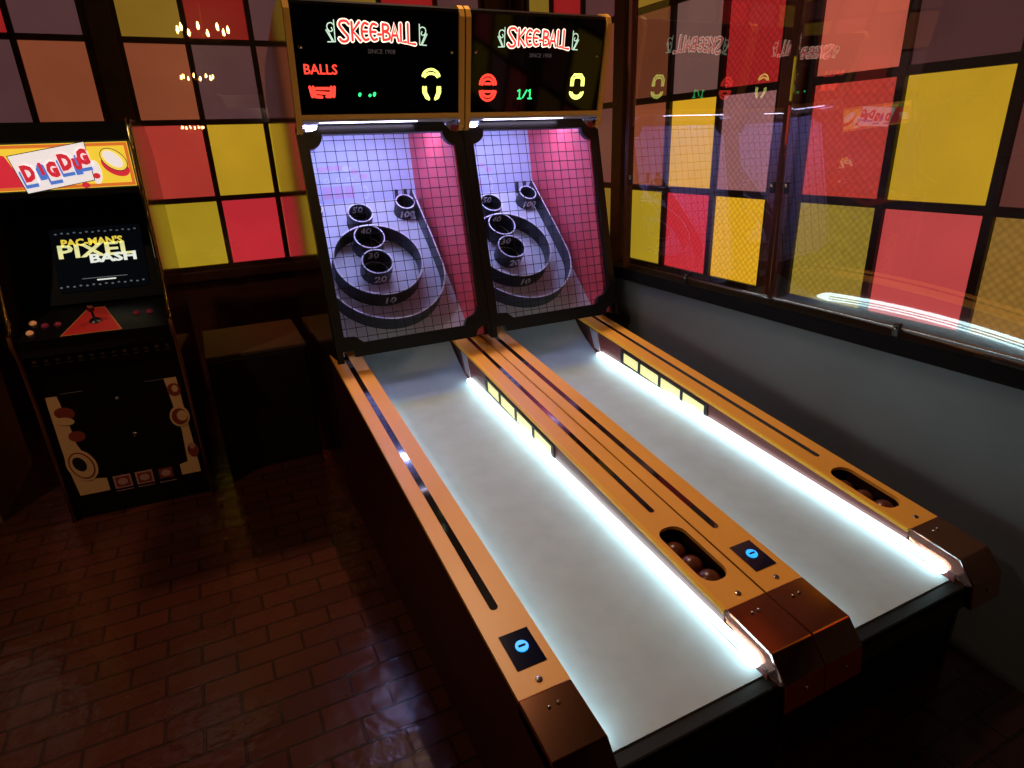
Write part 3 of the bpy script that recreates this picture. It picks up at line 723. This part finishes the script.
        stroke('score_digit', [[(0.565, kz(1.945)), (0.566, kz(1.975)), (0.580, kz(1.992)), (0.62, kz(1.992)), (0.636, kz(1.975)), (0.637, kz(1.945))],
                [(0.576, kz(1.945)), (0.577, kz(1.970)), (0.588, kz(1.98)), (0.614, kz(1.98)), (0.625, kz(1.97)), (0.626, kz(1.945))],
                arcs(0.60, kz(1.92), 0.038, 0.034, 190, 350), arcs(0.60, kz(1.915), 0.026, 0.018, 190, 350)], 0.0050, M_led_yel, t, H0, 0.12)
    return t

skee_machine(0.0, 'left skee ball machine with red BALLS lettering lit on its black display', 0)
skee_machine(P, 'right skee ball machine beside the grey wall, green 1/1 on its black display', 1)

BALLN = ['ball nearest the player in the slot of the %s machine', 'middle ball of three in the slot of the %s machine', 'farthest ball of three in the slot of the %s machine']
for xm, nm in ((0.0, 'left'), (P, 'right')):
    for i, yy in enumerate((0.285, 0.36, 0.435)):
        o = MB().sphere((0, 0, 0), 0.0365, 16).build('skee_ball', M_ball, None, (xm + 0.6815, yy, 0.455 + 0.0365 + 0.0005))
        tag(o, 'brown ' + BALLN[i] % nm, 'ball', 'brown balls lying in the rail slots')

# ------------------------------------------------------------------ upright arcade cabinet
def T(x=0, y=0, z=0): return Matrix.Translation((x, y, z))
WCAB = 0.653
def arcade():
    ang = math.atan2(-0.041, 0.652)
    t = thing('arcade_cabinet', 'upright arcade cabinet with yellow lit DIG DUG marquee and gold edged sides', 'arcade game', (-1.289, 2.584, 0), ang)
    prof = [(0.0, 0.0), (0.0, 0.60), (-0.02, 0.86), (-0.055, 0.93), (-0.05, 0.975), (0.0, 1.03), (0.03, 1.18), (0.045, 1.34), (0.05, 1.46), (0.085, 1.70), (0.10, 1.81), (0.14, 1.85), (0.60, 1.85), (0.74, 1.70), (0.74, 0.0)]
    W = WCAB
    for xs in ((0, 0.018), (W - 0.018, W)):
        sp = MB().prism_x(prof, *xs).build('side_panel', mat('arcade_side', (44, 22, 14), 0.12, coat=0.6, noise=(3, 0.3)), t)
    for xm in (0.009, W - 0.009):
        MB().tube([(xm, y - 0.003, z) for y, z in prof[:12]], 0.0085, 8).build('edge_moulding', mat('dark_moulding', (124, 74, 42), 0.3, metal=0.2), t)
        MB().tube([(xm, y - 0.006, z) for y, z in prof[4:12]], 0.0115, 8).build('chrome_moulding', M_tmold, t)
    # body
    MB().box(0.018, W - 0.018, 0.70, 0.735, 0.01, 1.84).build('back_panel', M_black, t)
    MB().box(0.018, W - 0.018, 0.12, 0.72, 1.825, 1.845).build('top_panel', M_black, t)
    MB().box(0.018, W - 0.018, 0.02, 0.055, 0.0, 0.86).build('front_panel', M_black, t)
    # marquee
    FZ0, FZ1 = 1.565, 1.765
    MB().box(0.018, W - 0.018, 0.10, 0.125, 1.54, 1.83).build('marquee_box', M_black, t)
    MQ = frame_matrix((0, 0.098, FZ0), (1, 0, 0), (0, 0, 1))
    mq = plate('marquee', [[(0.024, 0), (W - 0.024, 0), (W - 0.024, FZ1 - FZ0), (0.024, FZ1 - FZ0)]], 0.002, mat('lit_yellow_sign', (200, 160, 40), 0.4, emit=(246, 208, 62), es=0.85), t, MQ)
    hh = FZ1 - FZ0
    def e(n, c, s_=0.85): return mat(n, c, 0.4, emit=c, es=s_)
    E_or = e('lit_orange', (214, 112, 44)); E_wh = e('lit_white', (236, 226, 224)); E_rd = e('lit_red', (206, 44, 58)); E_bl = e('lit_blue', (78, 118, 196)); E_gn = e('lit_green', (96, 150, 70)); E_dk = e('lit_dark_line', (40, 44, 26), 0.5); E_ye = e('lit_bright_yellow', (246, 214, 90))
    def ring_loops(d, wd): return [[(0.024 + d, d), (W - .024 - d, d), (W - .024 - d, hh - d), (0.024 + d, hh - d)], [(0.024 + d + wd, d + wd), (W - .024 - d - wd, d + wd), (W - .024 - d - wd, hh - d - wd), (0.024 + d + wd, hh - d - wd)]]
    plate('marquee_border', ring_loops(0.0, 0.006), 0.001, E_dk, mq, MQ @ T(z=.0012))
    plate('marquee_border', ring_loops(0.009, 0.013), 0.001, E_or, mq, MQ @ T(z=.0012))
    plate('marquee_patch', [[(0.024, 0.022), (0.205, 0.022), (0.155, 0.150), (0.10, 0.16), (0.024, 0.14)]], 0.001, E_rd, mq, MQ @ T(z=.0018))
    plate('marquee_patch', [ellipse(0.115, 0.165, 0.032, 0.018)], 0.001, E_gn, mq, MQ @ T(z=.0024))
    for k in range(3): plate('marquee_patch', [ellipse(0.07 + .01 * k, 0.05 + 0.022 * k, 0.035, 0.007)], 0.001, E_wh, mq, MQ @ T(z=.0026))
    # white tilted card
    CM = MQ @ T(0.338, 0.097, 0.003) @ Matrix.Rotation(math.radians(9.5), 4, 'Z')
    card = plate('title_card', [[(-0.150, -0.078), (0.112, -0.078), (0.134, 0.078), (-0.160, 0.078)]], 0.001, E_wh, mq, CM)
    plate('card_outline', [[(-0.153, -0.081), (0.115, -0.081), (0.137, 0.081), (-0.163, 0.081)], [(-0.150, -0.078), (0.112, -0.078), (0.134, 0.078), (-0.160, 0.078)]], 0.001, E_dk, card, CM)
    for ch, xx, yy, sz in (('D', -0.115, -0.004, 0.092), ('I', -0.062, 0.004, 0.062), ('G', -0.022, -0.008, 0.086), ('D', 0.035, 0.012, 0.092), ('U', 0.077, -0.004, 0.062), ('G', 0.108, 0.018, 0.088)):
        big = sz > .08
        w_ = 0.026 if big else 0.014; hgt = 0.043 if big else 0.03
        poly = [(-w_, -hgt), (w_ * .9, -hgt * 1.02), (w_ * 1.05, hgt * .55), (0, hgt * 1.0), (-w_ * 1.05, hgt * .6)]
        plate('letter_shadow', [[(p[0] + xx - .006, p[1] + yy - .012) for p in poly]], 0.001, E_bl, card, CM @ T(z=.0016))
        plate('letter_block', [[(p[0] * .95 + xx, p[1] * .95 + yy) for p in poly]], 0.001, E_wh if big else E_bl, card, CM @ T(z=.003))
        text('letter', ch, sz * .92, E_rd, card, CM @ T(xx, yy, .0046), th=0.0004, bold=0.006, xs=0.70)
    # round shape on the right of the marquee
    ov = [(0.545, 0.125)]
    plate('marquee_oval', [ellipse(0.556, 0.092, 0.058, 0.036, rot=-0.6)], 0.001, E_rd, mq, MQ @ T(z=.002))
    plate('marquee_oval', [ellipse(0.556, 0.120, 0.058, 0.040, rot=-0.75)], 0.001, E_dk, mq, MQ @ T(z=.0032))
    plate('marquee_oval', [ellipse(0.556, 0.120, 0.055, 0.037, rot=-0.75)], 0.001, E_ye, mq, MQ @ T(z=.0044))
    plate('marquee_oval', [ellipse(0.553, 0.122, 0.044, 0.025, rot=-0.8)], 0.001, E_wh, mq, MQ @ T(z=.0056))
    plate('marquee_patch', [ellipse(0.475, 0.07, 0.022, 0.05)], 0.001, E_wh, mq, MQ @ T(z=.002))
    plate('marquee_patch', [ellipse(0.475, 0.055, 0.014, 0.012)], 0.001, E_rd, mq, MQ @ T(z=.003))
    plate('marquee_patch', [ellipse(0.425, 0.018, 0.016, 0.012)], 0.001, E_rd, mq, MQ @ T(z=.003))
    # screen bezel (sloped back), screen
    B0 = Vector((0, 0.17, 1.05)); B1 = Vector((0, 0.36, 1.52))
    BM = frame_matrix(B0, (1, 0, 0), B1 - B0)
    MB().prism_x([(0.17, 1.05), (0.36, 1.52), (0.38, 1.52), (0.19, 1.04)], 0.019, W - 0.019).build('bezel', mat('bezel_black', (4, 3, 3), 0.5, spec=0.15), t)
    MB().prism_x([(0.126, 1.54), (0.36, 1.52), (0.36, 1.535), (0.126, 1.56)], 0.019, W - 0.019).build('marquee_underside', M_black, t)
    scx = 0.375
    scr = plate('screen', [rrect(scx - .19, 0.055, scx + .19, 0.36, 0.012)], 0.003, mat('screen_black', (5, 6, 8), 0.12, emit=(8, 12, 16), es=0.5), t, BM @ T(z=.004))
    E_py = e('pixel_yellow', (226, 200, 70), 1.0); E_pp = e('pixel_pale', (214, 214, 150), 1.0); E_pw = e('pixel_white', (214, 222, 214), 1.0); E_pd = e('pixel_dim', (84, 92, 100), 0.8)
    SM = BM @ T(z=.0052)
    text('title_text', "PAC-MAN'S", 0.046, E_py, scr, SM @ T(scx - .022, 0.288, 0), th=.0004, xs=1.1, bold=.0018)
    text('title_text', "PIXEL", 0.088, E_pp, scr, SM @ T(scx - .012, 0.245, 0), th=.0004, xs=1.5, bold=.0022)
    text('title_text', "BASH", 0.056, E_pw, scr, SM @ T(scx + .055, 0.205, 0.0012), th=.0004, xs=1.5, bold=.0022)
    for k in range(14):
        plate('dot', [ellipse(scx - .165 + k * 0.0255, 0.335 + 0.003 * (k % 2), .006, .004, 8)], 0.0006, E_pd, scr, SM)
        plate('dot', [ellipse(scx - .18 + k * 0.0265, 0.080 + 0.003 * (k % 2), .006, .004, 8)], 0.0006, E_pd, scr, SM)
    plate('small_line', [rrect(scx - .09, 0.112, scx + .10, 0.1155, .001)], .0006, E_pd, scr, SM)
    plate('small_line', [rrect(scx - .03, 0.100, scx + .05, 0.106, .001)], .0006, E_pw, scr, SM)
    # control panel
    C0 = Vector((0, -0.045, 0.945)); C1 = Vector((0, 0.20, 1.045))
    MB().prism_x([(-0.045, 0.945), (0.20, 1.045), (0.20, 1.02), (-0.03, 0.865), (-0.045, 0.90)], 0.019, W - 0.019).build('control_panel', mat('panel_black', (16, 12, 14), 0.3), t)
    MB().prism_x([(-0.02, 0.86), (0.055, 0.86), (0.055, 0.90), (0.0, 0.885)], 0.019, W - 0.019).build('panel_support', M_black, t)
    PM = frame_matrix(C0, (1, 0, 0), C1 - C0)
    jp = 0.325
    tri = plate('joystick_plate', [[(jp - .125, .010), (jp + .108, .010), (jp + .030, .205), (jp - .035, .205)]], .002, mat('red_plate_glow', (178, 40, 36), 0.4, emit=(160, 24, 22), es=0.15), t, PM @ T(z=.0025))  # unlit plate; a faint glow is put into its red to brighten it
    plate('plate_edge', [[(jp - .132, .006), (jp + .115, .006), (jp + .033, .210), (jp - .038, .210)], [(jp - .125, .010), (jp + .108, .010), (jp + .030, .205), (jp - .035, .205)]], .002, mat('orange_edge', (200, 130, 60), 0.4), tri, PM @ T(z=.0028))
    js = MB().lathe([(0.026, 0), (0.022, 0.004), (0.006, 0.006), (0.005, 0.055), (0.0001, 0.056)], (0, 0, 0), 18, PM @ T(jp, 0.10, .003)).build('joystick', M_black, t)
    kb = MB().sphere((0, 0, 0), 0.016, 12); kb.v = [tuple((PM @ T(jp, 0.10, .07)) @ Vector(v)) for v in kb.v]
    kb.build('joystick_knob', mat('dark_red_knob', (110, 20, 22), 0.25), js)
    for bx, by_, mt_ in ((0.075, .135, 'o'), (0.072, .060, 'o'), (0.125, .105, 'r'), (0.175, .105, 'r'), (0.495, .125, 'r'), (0.550, .125, 'r')):
        mm = mat('orange_button', (220, 150, 90), 0.3, emit=(200, 130, 80), es=0.35) if mt_ == 'o' else mat('dark_red_button', (120, 34, 44), 0.3, emit=(100, 24, 34), es=0.25)
        MB().lathe([(0.015, 0), (0.015, 0.004), (0.011, 0.005), (0.011, 0.009), (0.0001, 0.010)], (0, 0, 0), 16, PM @ T(bx, by_, .001)).build('button', mm, t)
    # small token row under the panel
    for k in range(13):
        xx = 0.05 + k * 0.0455
        mm = mat('pale_token', (170, 160, 140), 0.4) if k in (0, 4, 8, 11) else mat('dim_token', (70, 48, 44), 0.4)
        plate('token_dot', [ellipse(xx, 0, 0.010, 0.008, 12)], 0.002, mm, t, frame_matrix((0, 0.0185, 0.832), (1, 0, 0), (0, 0, 1)))
        plate('token_print', [rrect(xx - .012, -.022, xx + .012, -.016, .002)], 0.001, mat('dim_token'), t, frame_matrix((0, 0.0187, 0.832), (1, 0, 0), (0, 0, 1)))
    # front art: cream borders, ovals, small picture tiles
    FM = frame_matrix((0, 0.0185, 0), (1, 0, 0), (0, 0, 1))
    cream = mat('cream_print', (246, 196, 136), 0.5); rust = mat('rust_print', (150, 62, 44), 0.5); dk = mat('dark_print', (30, 22, 26), 0.5); pinkc = mat('pink_print', (206, 150, 140), 0.5)
    art = plate('front_art', [[(0.045, .655), (0.092, .655), (0.105, .53), (0.11, .40), (0.14, .30), (0.13, .205), (0.19, .195), (0.19, .125), (0.06, .125), (0.045, .30)]], .001, cream, t, FM)
    plate('front_art_strip', [[(0.545, .665), (0.600, .665), (0.610, .13), (0.52, .13), (0.52, .19), (0.56, .20), (0.568, .38)]], .001, cream, t, FM)
    def L(nm, loops, mt_, k): plate(nm, loops, .001, mt_, art, FM @ T(z=.0011 * k))
    L('art_oval', [ellipse(0.102, .565, .042, .030, rot=-.3)], rust, 1); L('art_oval', [ellipse(0.092, .525, .040, .020, rot=-.2)], cream, 2); L('art_oval', [ellipse(0.122, .44, .035, .028, rot=-.2)], rust, 1)
    L('art_oval', [ellipse(0.105, .285, .062, .088, rot=.25)], cream, 2); L('art_oval', [ellipse(0.105, .285, .050, .075, rot=.25)], rust, 3); L('art_oval', [ellipse(0.105, .285, .044, .068, rot=.25)], cream, 4); L('art_oval', [ellipse(0.098, .295, .026, .040, rot=.3)], dk, 5)
    L('art_oval', [ellipse(0.578, .60, .030, .034)], rust, 1); L('art_oval', [ellipse(0.583, .605, .014, .018)], cream, 2)
    L('art_oval', [ellipse(0.575, .455, .045, .056)], cream, 2); L('art_oval', [ellipse(0.575, .455, .036, .044)], rust, 3); L('art_oval', [ellipse(0.587, .458, .024, .028)], cream, 4)
    L('art_oval', [ellipse(0.598, .26, .026, .040)], rust, 2); L('art_oval', [ellipse(0.598, .285, .013, .018)], pinkc, 3)
    for k in range(3):
        xx = 0.215 + k * 0.098
        L('art_tile', [[(xx, .125), (xx + .078, .125), (xx + .078, .195), (xx, .195)]], pinkc if k < 2 else dk, 2)
        L('art_tile', [[(xx + .008, .133), (xx + .070, .133), (xx + .070, .187), (xx + .008, .187)]], rust, 3)
        L('art_oval', [ellipse(xx + .039, .16, .022, .018)], pinkc, 4)
        L('art_line', [[(xx, .110), (xx + .078, .110), (xx + .078, .113), (xx, .113)]], pinkc, 2)
    plate('panel_seam', [[(0.11, .662), (0.20, .662), (0.20, .664), (0.11, .664)], ], .001, mat('dim_token'), t, FM)
    plate('panel_seam', [[(0.46, .662), (0.56, .662), (0.56, .664), (0.46, .664)], ], .001, mat('dim_token'), t, FM)
    MB().lathe([(0.012, 0), (0.010, 0.004), (0.0001, 0.005)], (0, 0, 0), 14, FM @ T(.36, .40, 0)).build('lock', M_screw, t)
    MB().lathe([(0.009, 0), (0.008, 0.004), (0.0001, 0.005)], (0, 0, 0), 14, FM @ T(.33, .60, 0)).build('lock', mat('dim_token'), t)
    return t
arcade()

# ------------------------------------------------------------------ cabinet cut by the left edge of the photograph
t = thing('game_cabinet', 'cabinet with pale tan side panel, cut off by the left edge of the photo', 'arcade game', (-2.25, 2.76, 0))
MB().prism_x([(0, 0), (0, 0.9), (-0.06, 1.0), (0.05, 1.1), (0.12, 1.75), (0.70, 1.75), (0.72, 1.6), (0.72, 0)], 0.62, 0.64).build('side_panel', mat('tan_side', (120, 84, 48), 0.5, noise=(4, 0.25)), t)
MB().prism_x([(0, 0), (0, 0.9), (-0.06, 1.0), (0.05, 1.1), (0.12, 1.75), (0.70, 1.75), (0.72, 1.6), (0.72, 0)], 0.0, 0.02).build('side_panel', mat('tan_side'), t)
MB().prism_x([(0.02, 0.0), (0.02, 0.9), (0.06, 1.08), (0.14, 1.73), (0.70, 1.73), (0.70, 0.0)], 0.02, 0.62).build('body', M_black, t)

# ------------------------------------------------------------------ box-shaped stand between the cabinets
t = thing('pedestal', 'dark box-shaped stand with a plain brown top between the arcade and skee ball machines', 'stand', (-0.545, 2.72, 0), 0)
MB().box(0, 0.51, 0, 0.60, 0, 0.665).build('body', mat('pedestal_black', (16, 9, 8), 0.5), t, bevel=0.01)
MB().box(-0.006, 0.516, -0.006, 0.606, 0.666, 0.69).build('top', mat('brown_top', (70, 46, 32), 0.6, noise=(12, 0.15)), t, bevel=0.006)

# ------------------------------------------------------------------ chandeliers (behind the viewer, seen in the reflections)
def chandelier(loc, label):
    t = thing('chandelier', label, 'lamp', loc)
    MB().tube([(0, 0, 0.05), (0, 0, CEIL - loc[2] - 0.001)], 0.012, 8).build('stem', M_brass, t)
    MB().lathe([(0.0001, -0.12), (0.03, -0.10), (0.05, -0.04), (0.03, 0.02), (0.02, 0.08), (0.0001, 0.10)], (0, 0, 0), 16).build('hub', M_brass, t)
    for k in range(8):
        a = 2 * math.pi * (k + 0.3) / 8; r = 0.33
        arm = MB().tube([(0.03 * math.cos(a), 0.03 * math.sin(a), -0.04), (r * .5 * math.cos(a), r * .5 * math.sin(a), -0.11), (r * math.cos(a), r * math.sin(a), -0.05), (r * math.cos(a), r * math.sin(a), 0.0)], 0.007, 6).build('arm', M_brass, t)
        mb = MB().lathe([(0.008, 0), (0.020, 0.03), (0.018, 0.055), (0.006, 0.09), (0.0001, 0.10)], (r * math.cos(a), r * math.sin(a), 0.002), 10)
        mb.build('bulb', M_bulb, arm)
chandelier((0.22, -1.2, 3.29), 'brass chandelier with eight warm candle bulbs nearest the machines')
chandelier((0.35, -7.5, 3.29), 'brass chandelier with eight warm candle bulbs far down the room')
chandelier((0.3, -15.0, 2.5), 'brass chandelier with eight warm candle bulbs hanging low at the far end of the room')
# housings of the ceiling spotlight and of the added lamp
for (sp_loc, sp_aim, sp_pow), lb in zip(SPOTS, ('black ceiling spotlight above the skee ball machines', 'added black spotlight over the brick floor, brightening the arcade cabinet front')):
    t = thing('ceiling_spotlight', lb, 'lamp', sp_loc)
    MB().tube([(0, 0, 0.075), (0, 0, CEIL - sp_loc[2] - 0.001)], 0.012, 8).build('stem', M_black, t)
    d_ = (Vector(sp_aim) - Vector(sp_loc)).to_track_quat('Z', 'Y').to_matrix().to_4x4()
    MB().lathe([(0.0001, -0.08), (0.06, -0.08), (0.075, 0.0), (0.08, 0.03), (0.072, 0.03), (0.066, -0.07), (0.0001, -0.07)], (0, 0, 0), 20, d_).build('can', M_black, t)
